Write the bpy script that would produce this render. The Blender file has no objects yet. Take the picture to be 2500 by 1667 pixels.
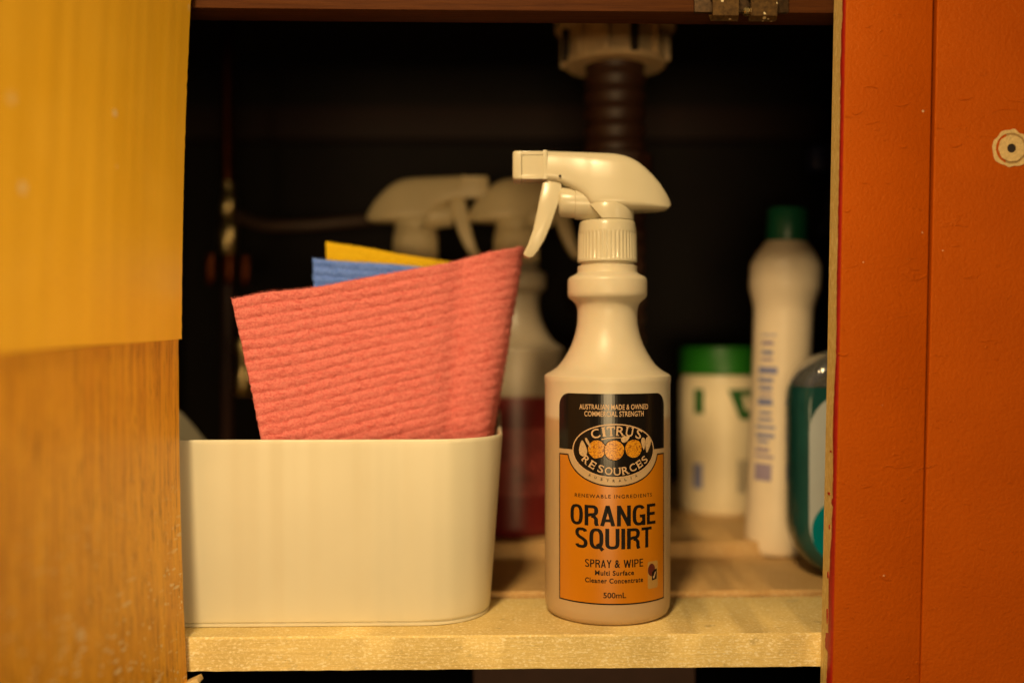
import bpy, bmesh, math, random
from mathutils import Vector, Matrix, noise
random.seed(7)
R = math.radians
MM = 0.001
scene = bpy.context.scene
COL = scene.collection

# ---------------------------------------------------------------- camera, world, lamps, exposure
cam_d = bpy.data.cameras.new('camera')
cam = bpy.data.objects.new('camera', cam_d); COL.objects.link(cam)
cam.location = (0, 0, 0.154); cam.rotation_euler = (R(90), 0, 0)
cam_d.lens = 35; cam_d.sensor_width = 36; cam_d.clip_start = 0.01; cam_d.clip_end = 20
cam_d.dof.use_dof = True; cam_d.dof.focus_distance = 0.533; cam_d.dof.aperture_fstop = 2.1
cam_d.dof.aperture_blades = 9
scene.camera = cam

world = bpy.data.worlds.new('World'); scene.world = world; world.use_nodes = True
bg = world.node_tree.nodes['Background']
bg.inputs[0].default_value = (1.0, 0.72, 0.42, 1); bg.inputs[1].default_value = 0.035

def lamp(name, loc, aim, size, energy, color, shape='DISK', size_y=None, spread=180):
    d = bpy.data.lights.new(name, 'AREA'); d.shape = shape; d.size = size * MM
    if size_y: d.size_y = size_y * MM
    d.energy = energy; d.color = color; d.spread = R(spread)
    o = bpy.data.objects.new(name, d); COL.objects.link(o)
    o.location = Vector(loc) * MM
    o.rotation_euler = (Vector(aim) - Vector(loc)).to_track_quat('-Z', 'Y').to_euler()
    return o
WARM = (1.0, 0.71, 0.36)
lamp('ceiling_lamp', (-165, -150, 800), (-20, 540, 135), 150, 1.60, WARM, spread=72)
lamp('door_fill', (600, -200, 420), (-190, 420, 160), 160, 0.205, WARM, spread=34)  # added fill, narrowly aimed at the open left door; no real fixture
lamp('room_bounce_fill', (-40, -900, 45), (40, 560, 220), 460, 7.0, (1.0, 0.69, 0.33), 'RECTANGLE', 200)  # added low fill, stands in for light bounced off floor and room

scene.view_settings.view_transform = 'Standard'
scene.view_settings.look = 'None'
scene.view_settings.exposure = 0.0
scene.view_settings.gamma = 1.0
scene.render.engine = 'CYCLES'
scene.cycles.use_denoising = True
scene.cycles.max_bounces = 8
scene.cycles.sample_clamp_indirect = 4.0

# ---------------------------------------------------------------- material helpers
def new_mat(name):
    m = bpy.data.materials.new(name); m.use_nodes = True
    nt = m.node_tree; b = nt.nodes['Principled BSDF']
    return m, nt, b
def N(nt, t, **kw):
    n = nt.nodes.new(t)
    for k, v in kw.items(): setattr(n, k, v)
    return n
def coords(nt, scale=(1, 1, 1), rot=(0, 0, 0)):
    """object coordinates in millimetres"""
    tc = N(nt, 'ShaderNodeTexCoord'); mp = N(nt, 'ShaderNodeMapping')
    mp.inputs['Scale'].default_value = [1000 * s for s in scale]
    mp.inputs['Rotation'].default_value = rot
    nt.links.new(tc.outputs['Object'], mp.inputs['Vector'])
    return mp.outputs[0]
def noise_n(nt, vec, scale, detail=3, rough=0.55, dist=0):
    n = N(nt, 'ShaderNodeTexNoise'); nt.links.new(vec, n.inputs['Vector'])
    n.inputs['Scale'].default_value = scale; n.inputs['Detail'].default_value = detail
    n.inputs['Roughness'].default_value = rough; n.inputs['Distortion'].default_value = dist
    return n.outputs['Fac']
def ramp(nt, fac, stops):
    r = N(nt, 'ShaderNodeValToRGB'); nt.links.new(fac, r.inputs[0])
    el = r.color_ramp.elements
    while len(el) < len(stops): el.new(0.5)
    for e, (p, c) in zip(el, stops):
        e.position = p; e.color = (c, c, c, 1) if isinstance(c, (int, float)) else (*c, 1)
    return r.outputs[0]
def mix(nt, fac, a, b, mode='MIX'):
    m = N(nt, 'ShaderNodeMix', data_type='RGBA', blend_type=mode)
    for sock, v in ((m.inputs[0], fac), (m.inputs[6], a), (m.inputs[7], b)):
        if isinstance(v, (int, float)): sock.default_value = v
        elif isinstance(v, tuple): sock.default_value = (*v, 1)
        else: nt.links.new(v, sock)
    return m.outputs[2]
def math_n(nt, op, a, b=0.0):
    m = N(nt, 'ShaderNodeMath', operation=op)
    for sock, v in zip(m.inputs, (a, b)):
        if isinstance(v, (int, float)): sock.default_value = v
        else: nt.links.new(v, sock)
    return m.outputs[0]
def bump(nt, b, h, dist_mm, strength=1.0):
    n = N(nt, 'ShaderNodeBump'); nt.links.new(h, n.inputs['Height'])
    n.inputs['Distance'].default_value = dist_mm * MM; n.inputs['Strength'].default_value = strength
    nt.links.new(n.outputs[0], b.inputs['Normal'])
def plain(name, col, rough=0.5, metal=0.0, var=0.12, vscale=0.06, spec=0.5, bmp=0.0, bscale=1.0, trans=0.0, sss=0.0, emit=None):
    m, nt, b = new_mat(name)
    v = coords(nt); n = noise_n(nt, v, vscale, 4)
    lo = tuple(c * (1 - var) for c in col); hi = tuple(min(1, c * (1 + var)) for c in col)
    nt.links.new(ramp(nt, n, [(0.3, lo), (0.7, hi)]), b.inputs['Base Color'])
    b.inputs['Roughness'].default_value = rough; b.inputs['Metallic'].default_value = metal
    b.inputs['Specular IOR Level'].default_value = spec
    b.inputs['Transmission Weight'].default_value = trans
    if sss:
        b.inputs['Subsurface Weight'].default_value = sss
        b.inputs['Subsurface Radius'].default_value = (0.006, 0.004, 0.002)
    if bmp: bump(nt, b, noise_n(nt, v, bscale, 3), bmp)
    return m

# ---------------------------------------------------------------- materials
M = {}
M['white_plastic'] = plain('white_plastic', (0.57, 0.52, 0.375), 0.27, var=0.02, sss=0.08)
M['box_plastic'] = None
def box_plastic():
    m, nt, b = new_mat('box_plastic')
    v = coords(nt)
    nt.links.new(ramp(nt, noise_n(nt, v, 0.02, 3), [(0.3, (0.62, 0.575, 0.425)), (0.7, (0.65, 0.605, 0.45))]), b.inputs['Base Color'])
    b.inputs['Roughness'].default_value = 0.36
    w = coords(nt, (1, 0.2, 0.012))
    h = math_n(nt, 'ADD', noise_n(nt, w, 0.028, 2), math_n(nt, 'MULTIPLY', noise_n(nt, v, 4.0, 2), 0.004))
    bump(nt, b, h, 5.0)
    return m
M['box_plastic'] = box_plastic()

def bottle_plastic(name, upper, lower, level, sss=0.25, rough=0.38):
    """translucent bottle: the liquid inside tints it below its level"""
    m, nt, b = new_mat(name)
    tc = N(nt, 'ShaderNodeTexCoord'); sx = N(nt, 'ShaderNodeSeparateXYZ')
    nt.links.new(tc.outputs['Object'], sx.inputs[0])
    z = math_n(nt, 'ADD', math_n(nt, 'MULTIPLY', sx.outputs[2], 1000), math_n(nt, 'MULTIPLY', noise_n(nt, coords(nt), 0.03, 1), 1.0))
    f = math_n(nt, 'DIVIDE', math_n(nt, 'SUBTRACT', z, level - 1.4), 3.0)
    n = noise_n(nt, coords(nt), 0.05, 3)
    up = ramp(nt, n, [(0.3, tuple(c * .96 for c in upper)), (0.7, upper)])
    c = mix(nt, ramp(nt, f, [(0.0, 0.0), (1.0, 1.0)]), lower, up)
    nt.links.new(c, b.inputs['Base Color'])
    b.inputs['Roughness'].default_value = rough
    b.inputs['Subsurface Weight'].default_value = sss
    b.inputs['Subsurface Radius'].default_value = (0.008, 0.005, 0.0025)
    bump(nt, b, noise_n(nt, coords(nt), 1.6, 3), 0.05)
    return m
M['bottle_clear'] = bottle_plastic('bottle_body', (0.63, 0.56, 0.415), (0.48, 0.335, 0.185), 112)
M['bottle_red'] = bottle_plastic('bottle_red_liquid', (0.34, 0.28, 0.20), (0.14, 0.010, 0.010), 101, 0.1)
M['bottle_pale'] = bottle_plastic('bottle_pale', (0.62, 0.52, 0.36), (0.50, 0.40, 0.26), 90, 0.1)
M['rear_white'] = plain('rear_white_plastic', (0.70, 0.57, 0.33), 0.4, var=0.03)
M['pearl_white'] = plain('pearl_white_plastic', (0.88, 0.74, 0.54), 0.38, var=0.03)
M['dark_green'] = plain('dark_green_plastic', (0.010, 0.13, 0.065), 0.35)
M['green_lid'] = plain('green_lid_plastic', (0.018, 0.18, 0.012), 0.4)
M['jar_white'] = plain('jar_white_plastic', (0.86, 0.74, 0.50), 0.4, var=0.03)
M['print_green'] = plain('print_green', (0.02, 0.12, 0.02), 0.5)
M['print_blue'] = plain('print_blue', (0.22, 0.24, 0.44), 0.5)
M['print_violet'] = plain('print_violet', (0.34, 0.28, 0.40), 0.5)
M['print_grey'] = plain('print_grey', (0.16, 0.12, 0.09), 0.5)
M['teal_rim'] = plain('teal_rim_plastic', (0.012, 0.075, 0.07), 0.18)
M['teal_liquid'] = plain('teal_liquid', (0.0, 0.22, 0.27), 0.25)
M['clear_shell'] = plain('clear_shell', (0.85, 0.88, 0.86), 0.08, var=0.01, trans=0.92)
M['soap_label'] = plain('soap_label', (0.50, 0.56, 0.58), 0.45, var=0.08, vscale=0.02)
M['navy'] = plain('navy_plastic', (0.012, 0.016, 0.09), 0.4)
M['beige'] = plain('beige_plastic', (0.62, 0.50, 0.27), 0.5, var=0.05)
M['copper'] = plain('copper_metal', (0.17, 0.045, 0.016), 0.4, 1.0)
M['brass'] = plain('brass_metal', (0.72, 0.55, 0.25), 0.28, 1.0)
M['old_metal'] = plain('old_metal', (0.07, 0.04, 0.018), 0.5, 0.7, var=0.4, vscale=0.5)
M['hose'] = plain('hose_rubber', (0.07, 0.036, 0.022), 0.5)
M['pipe_nut'] = plain('pipe_nut_plastic', (0.66, 0.48, 0.27), 0.55, var=0.2, vscale=0.08)
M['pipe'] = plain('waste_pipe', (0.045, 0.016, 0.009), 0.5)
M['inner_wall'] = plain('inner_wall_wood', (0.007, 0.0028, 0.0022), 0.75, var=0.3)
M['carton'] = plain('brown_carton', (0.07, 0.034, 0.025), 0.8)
M['label_black'] = plain('label_black', (0.008, 0.006, 0.005), 0.2, var=0.1, spec=0.35)
M['label_orange'] = plain('label_orange', (0.50, 0.172, 0.003), 0.30, var=0.03)
M['label_ink'] = plain('label_ink', (0.008, 0.006, 0.005), 0.5, var=0.1, spec=0.15)
M['label_cream'] = plain('label_cream', (0.55, 0.36, 0.20), 0.35, var=0.1)
M['label_leaf'] = plain('label_leaf', (0.50, 0.34, 0.18), 0.35, var=0.25, vscale=1.2)
def fruit_mat():
    m, nt, b = new_mat('label_fruit')
    v = coords(nt); n = noise_n(nt, v, 1.3, 5, 0.7)
    nt.links.new(ramp(nt, n, [(0.40, (0.18, 0.04, 0.003)), (0.50, (0.60, 0.25, 0.008)), (0.7, (0.70, 0.34, 0.015))]), b.inputs['Base Color'])
    b.inputs['Roughness'].default_value = 0.3
    return m
M['label_fruit'] = fruit_mat()

def felt(name, lo, hi, deep):
    m, nt, b = new_mat(name)
    v = coords(nt)
    n1 = noise_n(nt, v, 0.9, 6, 0.7); n2 = noise_n(nt, v, 0.05, 3)
    c = ramp(nt, n1, [(0.28, deep), (0.45, lo), (0.72, hi)])
    c = mix(nt, ramp(nt, noise_n(nt, coords(nt, (0.35, 0.35, 1.4)), 0.5, 5, 0.75), [(0.52, 0.0), (0.66, 0.75)]), c, deep)
    c = mix(nt, math_n(nt, 'MULTIPLY', n2, 0.22), c, lo)
    nt.links.new(c, b.inputs['Base Color'])
    b.inputs['Roughness'].default_value = 0.95; b.inputs['Specular IOR Level'].default_value = 0.1
    b.inputs['Sheen Weight'].default_value = 0.35; b.inputs['Sheen Roughness'].default_value = 0.5
    b.inputs['Sheen Tint'].default_value = (*hi, 1)
    h = math_n(nt, 'ADD', noise_n(nt, v, 1.1, 6, 0.75), math_n(nt, 'MULTIPLY', noise_n(nt, v, 4.5, 3, 0.7), 0.35))
    bump(nt, b, h, 0.9, 1.0)
    return m
M['felt_coral'] = felt('felt_coral', (0.78, 0.205, 0.19), (0.88, 0.33, 0.29), (0.55, 0.06, 0.045))
M['felt_blue'] = felt('felt_blue', (0.14, 0.27, 0.90), (0.27, 0.44, 1.0), (0.05, 0.14, 0.60))
M['felt_yellow'] = felt('felt_yellow', (0.88, 0.56, 0.015), (0.92, 0.62, 0.03), (0.72, 0.40, 0.01))

def speck_mask(nt, scale, thr, stretch=(1, 1, 1), rot=(0, 0, 0), patch=None):
    """small paint flecks: distance to sparse cell points below a threshold that varies cell by cell"""
    v = coords(nt, stretch, rot)
    vo = N(nt, 'ShaderNodeTexVoronoi'); nt.links.new(v, vo.inputs['Vector']); vo.inputs['Scale'].default_value = scale
    sep = N(nt, 'ShaderNodeSeparateColor'); nt.links.new(vo.outputs['Color'], sep.inputs[0])
    lim = math_n(nt, 'MULTIPLY', math_n(nt, 'POWER', sep.outputs[0], 5.0), thr)
    mk = math_n(nt, 'LESS_THAN', math_n(nt, 'ADD', vo.outputs['Distance'], math_n(nt, 'MULTIPLY', noise_n(nt, coords(nt), 2.2, 2), 0.08)), lim)
    if patch:
        mk = math_n(nt, 'MULTIPLY', mk, ramp(nt, noise_n(nt, coords(nt), patch, 2), [(0.42, 0.0), (0.56, 1.0)]))
    return mk

def door_wood():
    m, nt, b = new_mat('door_wood_grain')
    g1 = noise_n(nt, coords(nt, (1, 1, 0.022)), 0.42, 6, 0.78, 0.3)
    g2 = noise_n(nt, coords(nt, (1, 1, 0.05)), 0.16, 3, 0.6, 0.6)
    g3 = noise_n(nt, coords(nt), 0.02, 3)
    c = ramp(nt, g1, [(0.34, (0.30, 0.105, 0.006)), (0.47, (0.72, 0.335, 0.018)), (0.66, (0.88, 0.455, 0.030))])
    c = mix(nt, ramp(nt, g2, [(0.35, 0.0), (0.7, 0.55)]), c, (0.58, 0.22, 0.012))
    c = mix(nt, ramp(nt, g3, [(0.4, 0.0), (0.65, 0.35)]), c, (0.88, 0.45, 0.04))
    pores = ramp(nt, noise_n(nt, coords(nt, (1, 1, 0.05)), 1.3, 4, 0.7), [(0.36, 1.0), (0.44, 0.0)])
    c = mix(nt, math_n(nt, 'MULTIPLY', pores, 0.8), c, (0.15, 0.05, 0.004))
    sp = speck_mask(nt, 0.17, 0.70, (1, 0.8, 3.0), (R(16), 0, 0), 0.018)
    sp2 = speck_mask(nt, 0.42, 0.45)
    # flecks gather on the lower part of the door, where it was splashed
    tc = N(nt, 'ShaderNodeTexCoord'); sx = N(nt, 'ShaderNodeSeparateXYZ'); nt.links.new(tc.outputs['Object'], sx.inputs[0])
    low = ramp(nt, math_n(nt, 'DIVIDE', math_n(nt, 'ADD', math_n(nt, 'MULTIPLY', sx.outputs[2], 1000), 60), 180.0), [(0.45, 1.0), (0.85, 0.0)])
    s = math_n(nt, 'MULTIPLY', math_n(nt, 'MAXIMUM', sp, sp2), low)
    c = mix(nt, math_n(nt, 'MULTIPLY', s, 0.9), c, (0.80, 0.66, 0.40))
    nt.links.new(c, b.inputs['Base Color'])
    b.inputs['Roughness'].default_value = 0.42
    bump(nt, b, math_n(nt, 'ADD', g1, s), 0.16)
    return m
M['door_wood'] = door_wood()

def door_sheet():
    m, nt, b = new_mat('door_sheet_vinyl')
    g = noise_n(nt, coords(nt, (1, 1, 0.02)), 0.10, 3, 0.55)
    n = noise_n(nt, coords(nt), 0.03, 4)
    c = ramp(nt, g, [(0.3, (0.86, 0.47, 0.022)), (0.7, (0.93, 0.52, 0.030))])
    c = mix(nt, ramp(nt, n, [(0.45, 0.0), (0.7, 0.45)]), c, (0.95, 0.55, 0.045))
    sp = speck_mask(nt, 0.085, 0.32, patch=0.02)
    c = mix(nt, math_n(nt, 'MULTIPLY', sp, 0.75), c, (0.82, 0.66, 0.38))
    nt.links.new(c, b.inputs['Base Color'])
    b.inputs['Roughness'].default_value = 0.36
    w = noise_n(nt, coords(nt, (1, 1, 0.06)), 0.03, 2)
    bump(nt, b, math_n(nt, 'ADD', w, math_n(nt, 'MULTIPLY', noise_n(nt, coords(nt), 1.5, 2), 0.03)), 1.2)
    return m
M['door_sheet'] = door_sheet()

def shelf_wood(name, lo, hi, dust, fleck=0.55):
    m, nt, b = new_mat(name)
    g = noise_n(nt, coords(nt, (0.04, 1, 1)), 0.8, 5, 0.7)
    f = noise_n(nt, coords(nt, (0.55, 1, 1)), 1.0, 5, 0.75)
    big = noise_n(nt, coords(nt), 0.025, 4, 0.6)
    c = ramp(nt, g, [(0.3, lo), (0.7, hi)])
    c = mix(nt, ramp(nt, big, [(0.40, 0.0), (0.66, 0.6)]), c, tuple(x * 0.82 for x in lo))
    c = mix(nt, math_n(nt, 'MULTIPLY', ramp(nt, f, [(0.50, 0.0), (0.66, 1.0)]), dust), c, (0.97, 0.84, 0.50))
    stain = ramp(nt, noise_n(nt, coords(nt, (0.7, 1, 1)), 0.09, 5, 0.7), [(0.60, 0.0), (0.70, 0.6)])
    c = mix(nt, stain, c, tuple(x * 0.5 for x in lo))
    sp = speck_mask(nt, 0.75, 0.74, (0.7, 1, 1.3), (0, R(25), 0))
    c = mix(nt, math_n(nt, 'MULTIPLY', sp, fleck), c, (0.98, 0.88, 0.60))
    nt.links.new(c, b.inputs['Base Color'])
    b.inputs['Roughness'].default_value = 0.6
    bump(nt, b, math_n(nt, 'ADD', g, math_n(nt, 'MULTIPLY', f, 0.7)), 0.35)
    return m
M['shelf_front'] = shelf_wood('shelf_board_pale', (0.70, 0.52, 0.185), (0.84, 0.65, 0.25), 0.9)
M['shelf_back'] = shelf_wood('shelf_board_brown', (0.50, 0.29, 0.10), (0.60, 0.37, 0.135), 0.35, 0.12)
M['shaded_rail_wood'] = None
def shaded_rail_wood():
    m, nt, b = new_mat('rail_shaded_red_wood')
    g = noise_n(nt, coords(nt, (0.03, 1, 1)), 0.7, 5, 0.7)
    nt.links.new(ramp(nt, g, [(0.3, (0.050, 0.014, 0.003)), (0.7, (0.095, 0.030, 0.006))]), b.inputs['Base Color'])  # red-brown kept dark: the counter overhang's shade is in the colour
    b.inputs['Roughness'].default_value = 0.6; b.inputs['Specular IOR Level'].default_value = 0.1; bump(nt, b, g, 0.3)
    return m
M['shaded_rail_wood'] = shaded_rail_wood()

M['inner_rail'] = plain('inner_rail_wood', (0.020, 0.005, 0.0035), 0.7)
def paint_height(nt):
    v = coords(nt)
    n1 = noise_n(nt, v, 0.55, 3, 0.6); n2 = noise_n(nt, v, 2.4, 3, 0.6)
    n3 = noise_n(nt, coords(nt, (0.6, 1, 1.5)), 0.11, 3, 0.6, 1.2)
    wr = ramp(nt, n3, [(0.66, 0.0), (0.71, 1.0), (0.76, 0.3)])
    h = math_n(nt, 'ADD', math_n(nt, 'MULTIPLY', n1, 0.45), math_n(nt, 'MULTIPLY', n2, 0.24))
    return math_n(nt, 'ADD', h, math_n(nt, 'MULTIPLY', wr, 0.22))
RED_LO, RED_HI = (0.42, 0.068, 0.0006), (0.47, 0.080, 0.0008)
def red_paint():
    m, nt, b = new_mat('red_gloss_paint')
    n = noise_n(nt, coords(nt), 0.02, 3)
    c = ramp(nt, n, [(0.3, RED_LO), (0.7, RED_HI)])
    sp = speck_mask(nt, 0.10, 0.11)
    c = mix(nt, math_n(nt, 'MULTIPLY', sp, 0.7), c, (0.80, 0.60, 0.36))
    nt.links.new(c, b.inputs['Base Color'])
    b.inputs['Roughness'].default_value = 0.36; b.inputs['Specular IOR Level'].default_value = 0.4; b.inputs['Specular Tint'].default_value = (1.0, 0.55, 0.15, 1)
    bump(nt, b, paint_height(nt), 0.95)
    return m
M['red_paint'] = red_paint()
def stile_edge():
    m, nt, b = new_mat('stile_edge_wood')
    g = noise_n(nt, coords(nt, (1, 1, 0.22)), 1.1, 4, 0.7)
    n2 = noise_n(nt, coords(nt), 0.03, 3)
    c = ramp(nt, g, [(0.35, (0.62, 0.42, 0.12)), (0.52, (0.76, 0.54, 0.17)), (0.64, (0.95, 0.78, 0.38))])
    nt.links.new(mix(nt, math_n(nt, 'MULTIPLY', n2, 0.4), c, (0.74, 0.53, 0.17)), b.inputs['Base Color'])
    b.inputs['Roughness'].default_value = 0.6
    bump(nt, b, g, 0.4)
    return m
M['stile_edge'] = stile_edge()
M['paint_lap'] = plain('paint_lap_red', (0.40, 0.012, 0.005), 0.5, var=0.15, vscale=0.2, bmp=0.3, bscale=0.6)
M['bare_wood'] = plain('bare_wood', (0.66, 0.47, 0.20), 0.65, var=0.14, vscale=0.7, bmp=0.4, bscale=0.9)
M['bare_wood_dark'] = plain('bare_wood_dark', (0.36, 0.22, 0.075), 0.7, var=0.2, vscale=0.7, bmp=0.3, bscale=0.9)
M['hole'] = plain('hole_dark', (0.02, 0.012, 0.008), 0.8)
def splashed_metal():
    m, nt, b = new_mat('hinge_metal')
    n = noise_n(nt, coords(nt), 0.5, 4)
    c = ramp(nt, n, [(0.3, (0.06, 0.03, 0.008)), (0.7, (0.15, 0.08, 0.022))])
    sp = speck_mask(nt, 0.45, 0.62)
    nt.links.new(mix(nt, sp, c, (0.85, 0.70, 0.42)), b.inputs['Base Color'])
    b.inputs['Metallic'].default_value = 0.6; b.inputs['Roughness'].default_value = 0.45
    return m
M['hinge_metal'] = splashed_metal()

# ---------------------------------------------------------------- mesh helpers (all sizes in millimetres)
def obj(name, bm, mat, parent=None, smooth=35, label=None):
    me = bpy.data.meshes.new(name)
    bmesh.ops.scale(bm, vec=(MM, MM, MM), verts=bm.verts)
    bmesh.ops.recalc_face_normals(bm, faces=bm.faces)
    bm.to_mesh(me); bm.free()
    if smooth is not None:
        for p in me.polygons: p.use_smooth = True
        me.set_sharp_from_angle(angle=R(smooth))
    me.materials.append(M[mat] if isinstance(mat, str) else mat)
    o = bpy.data.objects.new(name, me); COL.objects.link(o)
    if parent: o.parent = parent
    if label: o['label'] = label
    return o
def thing(name, label, cat, loc=(0, 0, 0), rotz=0, group=None):
    o = bpy.data.objects.new(name, None); COL.objects.link(o)
    o.empty_display_size = 0.02
    o.location = Vector(loc) * MM; o.rotation_euler = (0, 0, R(rotz))
    tag(o, label, cat, group)
    return o
def tag(o, label, cat, group=None):
    o['label'] = label; o['category'] = cat
    if group: o['group'] = group
    return o
def box(x0, x1, y0, y1, z0, z1, bev=0.6, seg=2, bm=None):
    bm = bm or bmesh.new()
    r = bmesh.ops.create_cube(bm, size=1)
    vs = r['verts']
    for v in vs:
        v.co = Vector(((x0 + x1) / 2 + v.co.x * (x1 - x0), (y0 + y1) / 2 + v.co.y * (y1 - y0), (z0 + z1) / 2 + v.co.z * (z1 - z0)))
    if bev:
        es = list({e for v in vs for e in v.link_edges})
        bmesh.ops.bevel(bm, geom=es, offset=bev, segments=seg, affect='EDGES', profile=0.6)
    return bm
def lathe(prof, n=64, cx=0, cy=0, bm=None, ribs=None):
    """prof: (r, z) from bottom to top, closed by caps where r == 0"""
    bm = bm or bmesh.new(); rings = []
    for i, (r, z) in enumerate(prof):
        if r <= 1e-6: rings.append([bm.verts.new((cx, cy, z))])
        else: rings.append([bm.verts.new((cx + r * (1 + (ribs(i, k) if ribs else 0)) * math.cos(2 * math.pi * k / n), cy + r * (1 + (ribs(i, k) if ribs else 0)) * math.sin(2 * math.pi * k / n), z)) for k in range(n)])
    for a, b in zip(rings, rings[1:]):
        for k in range(n):
            l = (k + 1) % n
            if len(a) == 1 and len(b) == 1: continue
            if len(a) == 1: bm.faces.new((a[0], b[l], b[k]))
            elif len(b) == 1: bm.faces.new((a[k], a[l], b[0]))
            else: bm.faces.new((a[k], a[l], b[l], b[k]))
    return bm
def loft(rings, cap=True, bm=None):
    bm = bm or bmesh.new(); n = len(rings[0])
    vs = [[bm.verts.new(p) for p in r] for r in rings]
    for a, b in zip(vs, vs[1:]):
        for k in range(n):
            l = (k + 1) % n
            bm.faces.new((a[k], a[l], b[l], b[k]))
    if cap:
        bm.faces.new(list(reversed(vs[0]))); bm.faces.new(vs[-1])
    return bm
def tube(pts, r, n=16, cap=True, bm=None):
    pts = [Vector(p) for p in pts]; rings = []; up = None
    rr = r if isinstance(r, (list, tuple)) else [r] * len(pts)
    for i, p in enumerate(pts):
        d = (pts[min(i + 1, len(pts) - 1)] - pts[max(i - 1, 0)]).normalized()
        if up is None: up = Vector((0, 0, 1)) if abs(d.z) < 0.9 else Vector((1, 0, 0))
        s = d.cross(up).normalized(); up = s.cross(d).normalized()
        rings.append([p + (s * math.cos(2 * math.pi * k / n) + up * math.sin(2 * math.pi * k / n)) * rr[i] for k in range(n)])
    return loft(rings, cap, bm)
def smooth_path(pts, sub=8):
    """Catmull-Rom through the points"""
    P = [Vector(p) for p in pts]; P = [2 * P[0] - P[1]] + P + [2 * P[-1] - P[-2]]; out = []
    for i in range(1, len(P) - 2):
        for k in range(sub):
            t = k / sub; a, b, c, d = P[i - 1:i + 3]
            out.append(0.5 * ((2 * b) + (c - a) * t + (2 * a - 5 * b + 4 * c - d) * t * t + (3 * b - a - 3 * c + d) * t ** 3))
    out.append(P[-2]); return out
def interp(tab, x):
    if x <= tab[0][0]: return tab[0][1]
    for (a, fa), (b, fb) in zip(tab, tab[1:]):
        if x <= b: return fa + (fb - fa) * (x - a) / (b - a)
    return tab[-1][1]
def rrect(x0, x1, y0, y1, r, n=8):
    pts = []
    for cx, cy, a0 in ((x1 - r, y1 - r, 0), (x0 + r, y1 - r, 90), (x0 + r, y0 + r, 180), (x1 - r, y0 + r, 270)):
        for k in range(n + 1):
            a = R(a0 + 90 * k / n); pts.append((cx + r * math.cos(a), cy + r * math.sin(a)))
    return pts
def flat(outline, bm=None):
    bm = bm or bmesh.new()
    f = bm.faces.new([bm.verts.new((x, 0, z)) for x, z in outline])
    bmesh.ops.triangulate(bm, faces=[f], ngon_method='EAR_CLIP')
    return bm
def wrap(bm, rad, rot=0.0, step=1.5):
    """bend a sheet drawn in the x-z plane round the z axis; front faces -y"""
    xs = [v.co.x for v in bm.verts]; x = math.floor(min(xs) / step) * step
    while x < max(xs):
        bmesh.ops.bisect_plane(bm, geom=bm.verts[:] + bm.edges[:] + bm.faces[:], plane_co=(x, 0, 0), plane_no=(1, 0, 0), dist=1e-5)
        x += step
    for v in bm.verts:
        a = v.co.x / rad + R(rot)
        v.co = Vector((rad * math.sin(a), -rad * math.cos(a), v.co.z))
    return bm
_glyphs = {}
def text_bm(s, w, h, cx, cz, bold=0.0, space=1.0, ang=0.0):
    """flat lettering fitted to width w and height h, centred on (cx, cz)"""
    key = (s, bold, space)
    if key not in _glyphs:
        cu = bpy.data.curves.new('lettering', 'FONT'); cu.body = s; cu.size = 10; cu.offset = bold
        cu.space_character = space; cu.resolution_u = 4
        ob = bpy.data.objects.new('lettering', cu); COL.objects.link(ob)
        dg = bpy.context.evaluated_depsgraph_get(); dg.update()
        me = bpy.data.meshes.new_from_object(ob.evaluated_get(dg))
        vs = [v.co.copy() for v in me.vertices]; fs = [tuple(p.vertices) for p in me.polygons]
        bpy.data.objects.remove(ob); bpy.data.curves.remove(cu); bpy.data.meshes.remove(me)
        _glyphs[key] = (vs, fs)
    vs, fs = _glyphs[key]
    x0 = min(v.x for v in vs); x1 = max(v.x for v in vs); y0 = min(v.y for v in vs); y1 = max(v.y for v in vs)
    bm = bmesh.new(); ca, sa = math.cos(R(ang)), math.sin(R(ang)); out = []
    sx = w / (x1 - x0) if w else h / (y1 - y0)
    for v in vs:
        px = (v.x - (x0 + x1) / 2) * sx; pz = (v.y - (y0 + y1) / 2) * h / (y1 - y0)
        out.append(bm.verts.new((cx + px * ca - pz * sa, 0, cz + px * sa + pz * ca)))
    for f in fs:
        try: bm.faces.new([out[i] for i in f])
        except ValueError: pass
    return bm
def join(*bms):
    a = bmesh.new()
    for b in bms:
        m = bpy.data.meshes.new('t'); b.to_mesh(m); a.from_mesh(m); bpy.data.meshes.remove(m); b.free()
    return a

# ---------------------------------------------------------------- the cupboard
YAW = 1.4
cup = thing('kitchen_cupboard', 'open kitchen cupboard with red painted front and pale wooden shelf', 'cupboard')
def front_y(x): return x * math.tan(R(YAW))
def skew(bm, fx=None):
    """the cupboard front runs slightly away to the right, its uprights lean a little"""
    for v in bm.verts:
        v.co.y += front_y(v.co.x)
        if fx: v.co.x += fx(v.co.z)
    return bm
# shelf boards
def board(name, x0, x1, y0, y1, z0, z1, mat, label, rough=0.0):
    bm = bmesh.new(); nx = 90
    prof = [(y0 + .0, z0), (y0, z1 - 0.9), (y0 + 0.9, z1), (y1 - .9, z1), (y1, z1 - .9), (y1, z0)]
    rings = []
    for i in range(nx + 1):
        x = x0 + (x1 - x0) * i / nx
        rings.append([(x, y + rough * (noise.noise((x * .05, k * 7, 0)) + .6 * noise.noise((x * .3, k * 7, 3))), z + 0.5 * rough * noise.noise((x * .12, k * 5, 9))) for k, (y, z) in enumerate(prof)])
    o = obj(name, skew(loft(rings)), mat, cup, 40, label)
    return o
board('shelf_board', -330, 330, 522.5, 598, -17.6, 0, 'shelf_front', 'pale speckled front board of the shelf', 0.5)
board('shelf_board', -330, 330, 601, 690, -14, 3.0, 'shelf_back', 'brown board behind the front board', 0.9)
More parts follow.
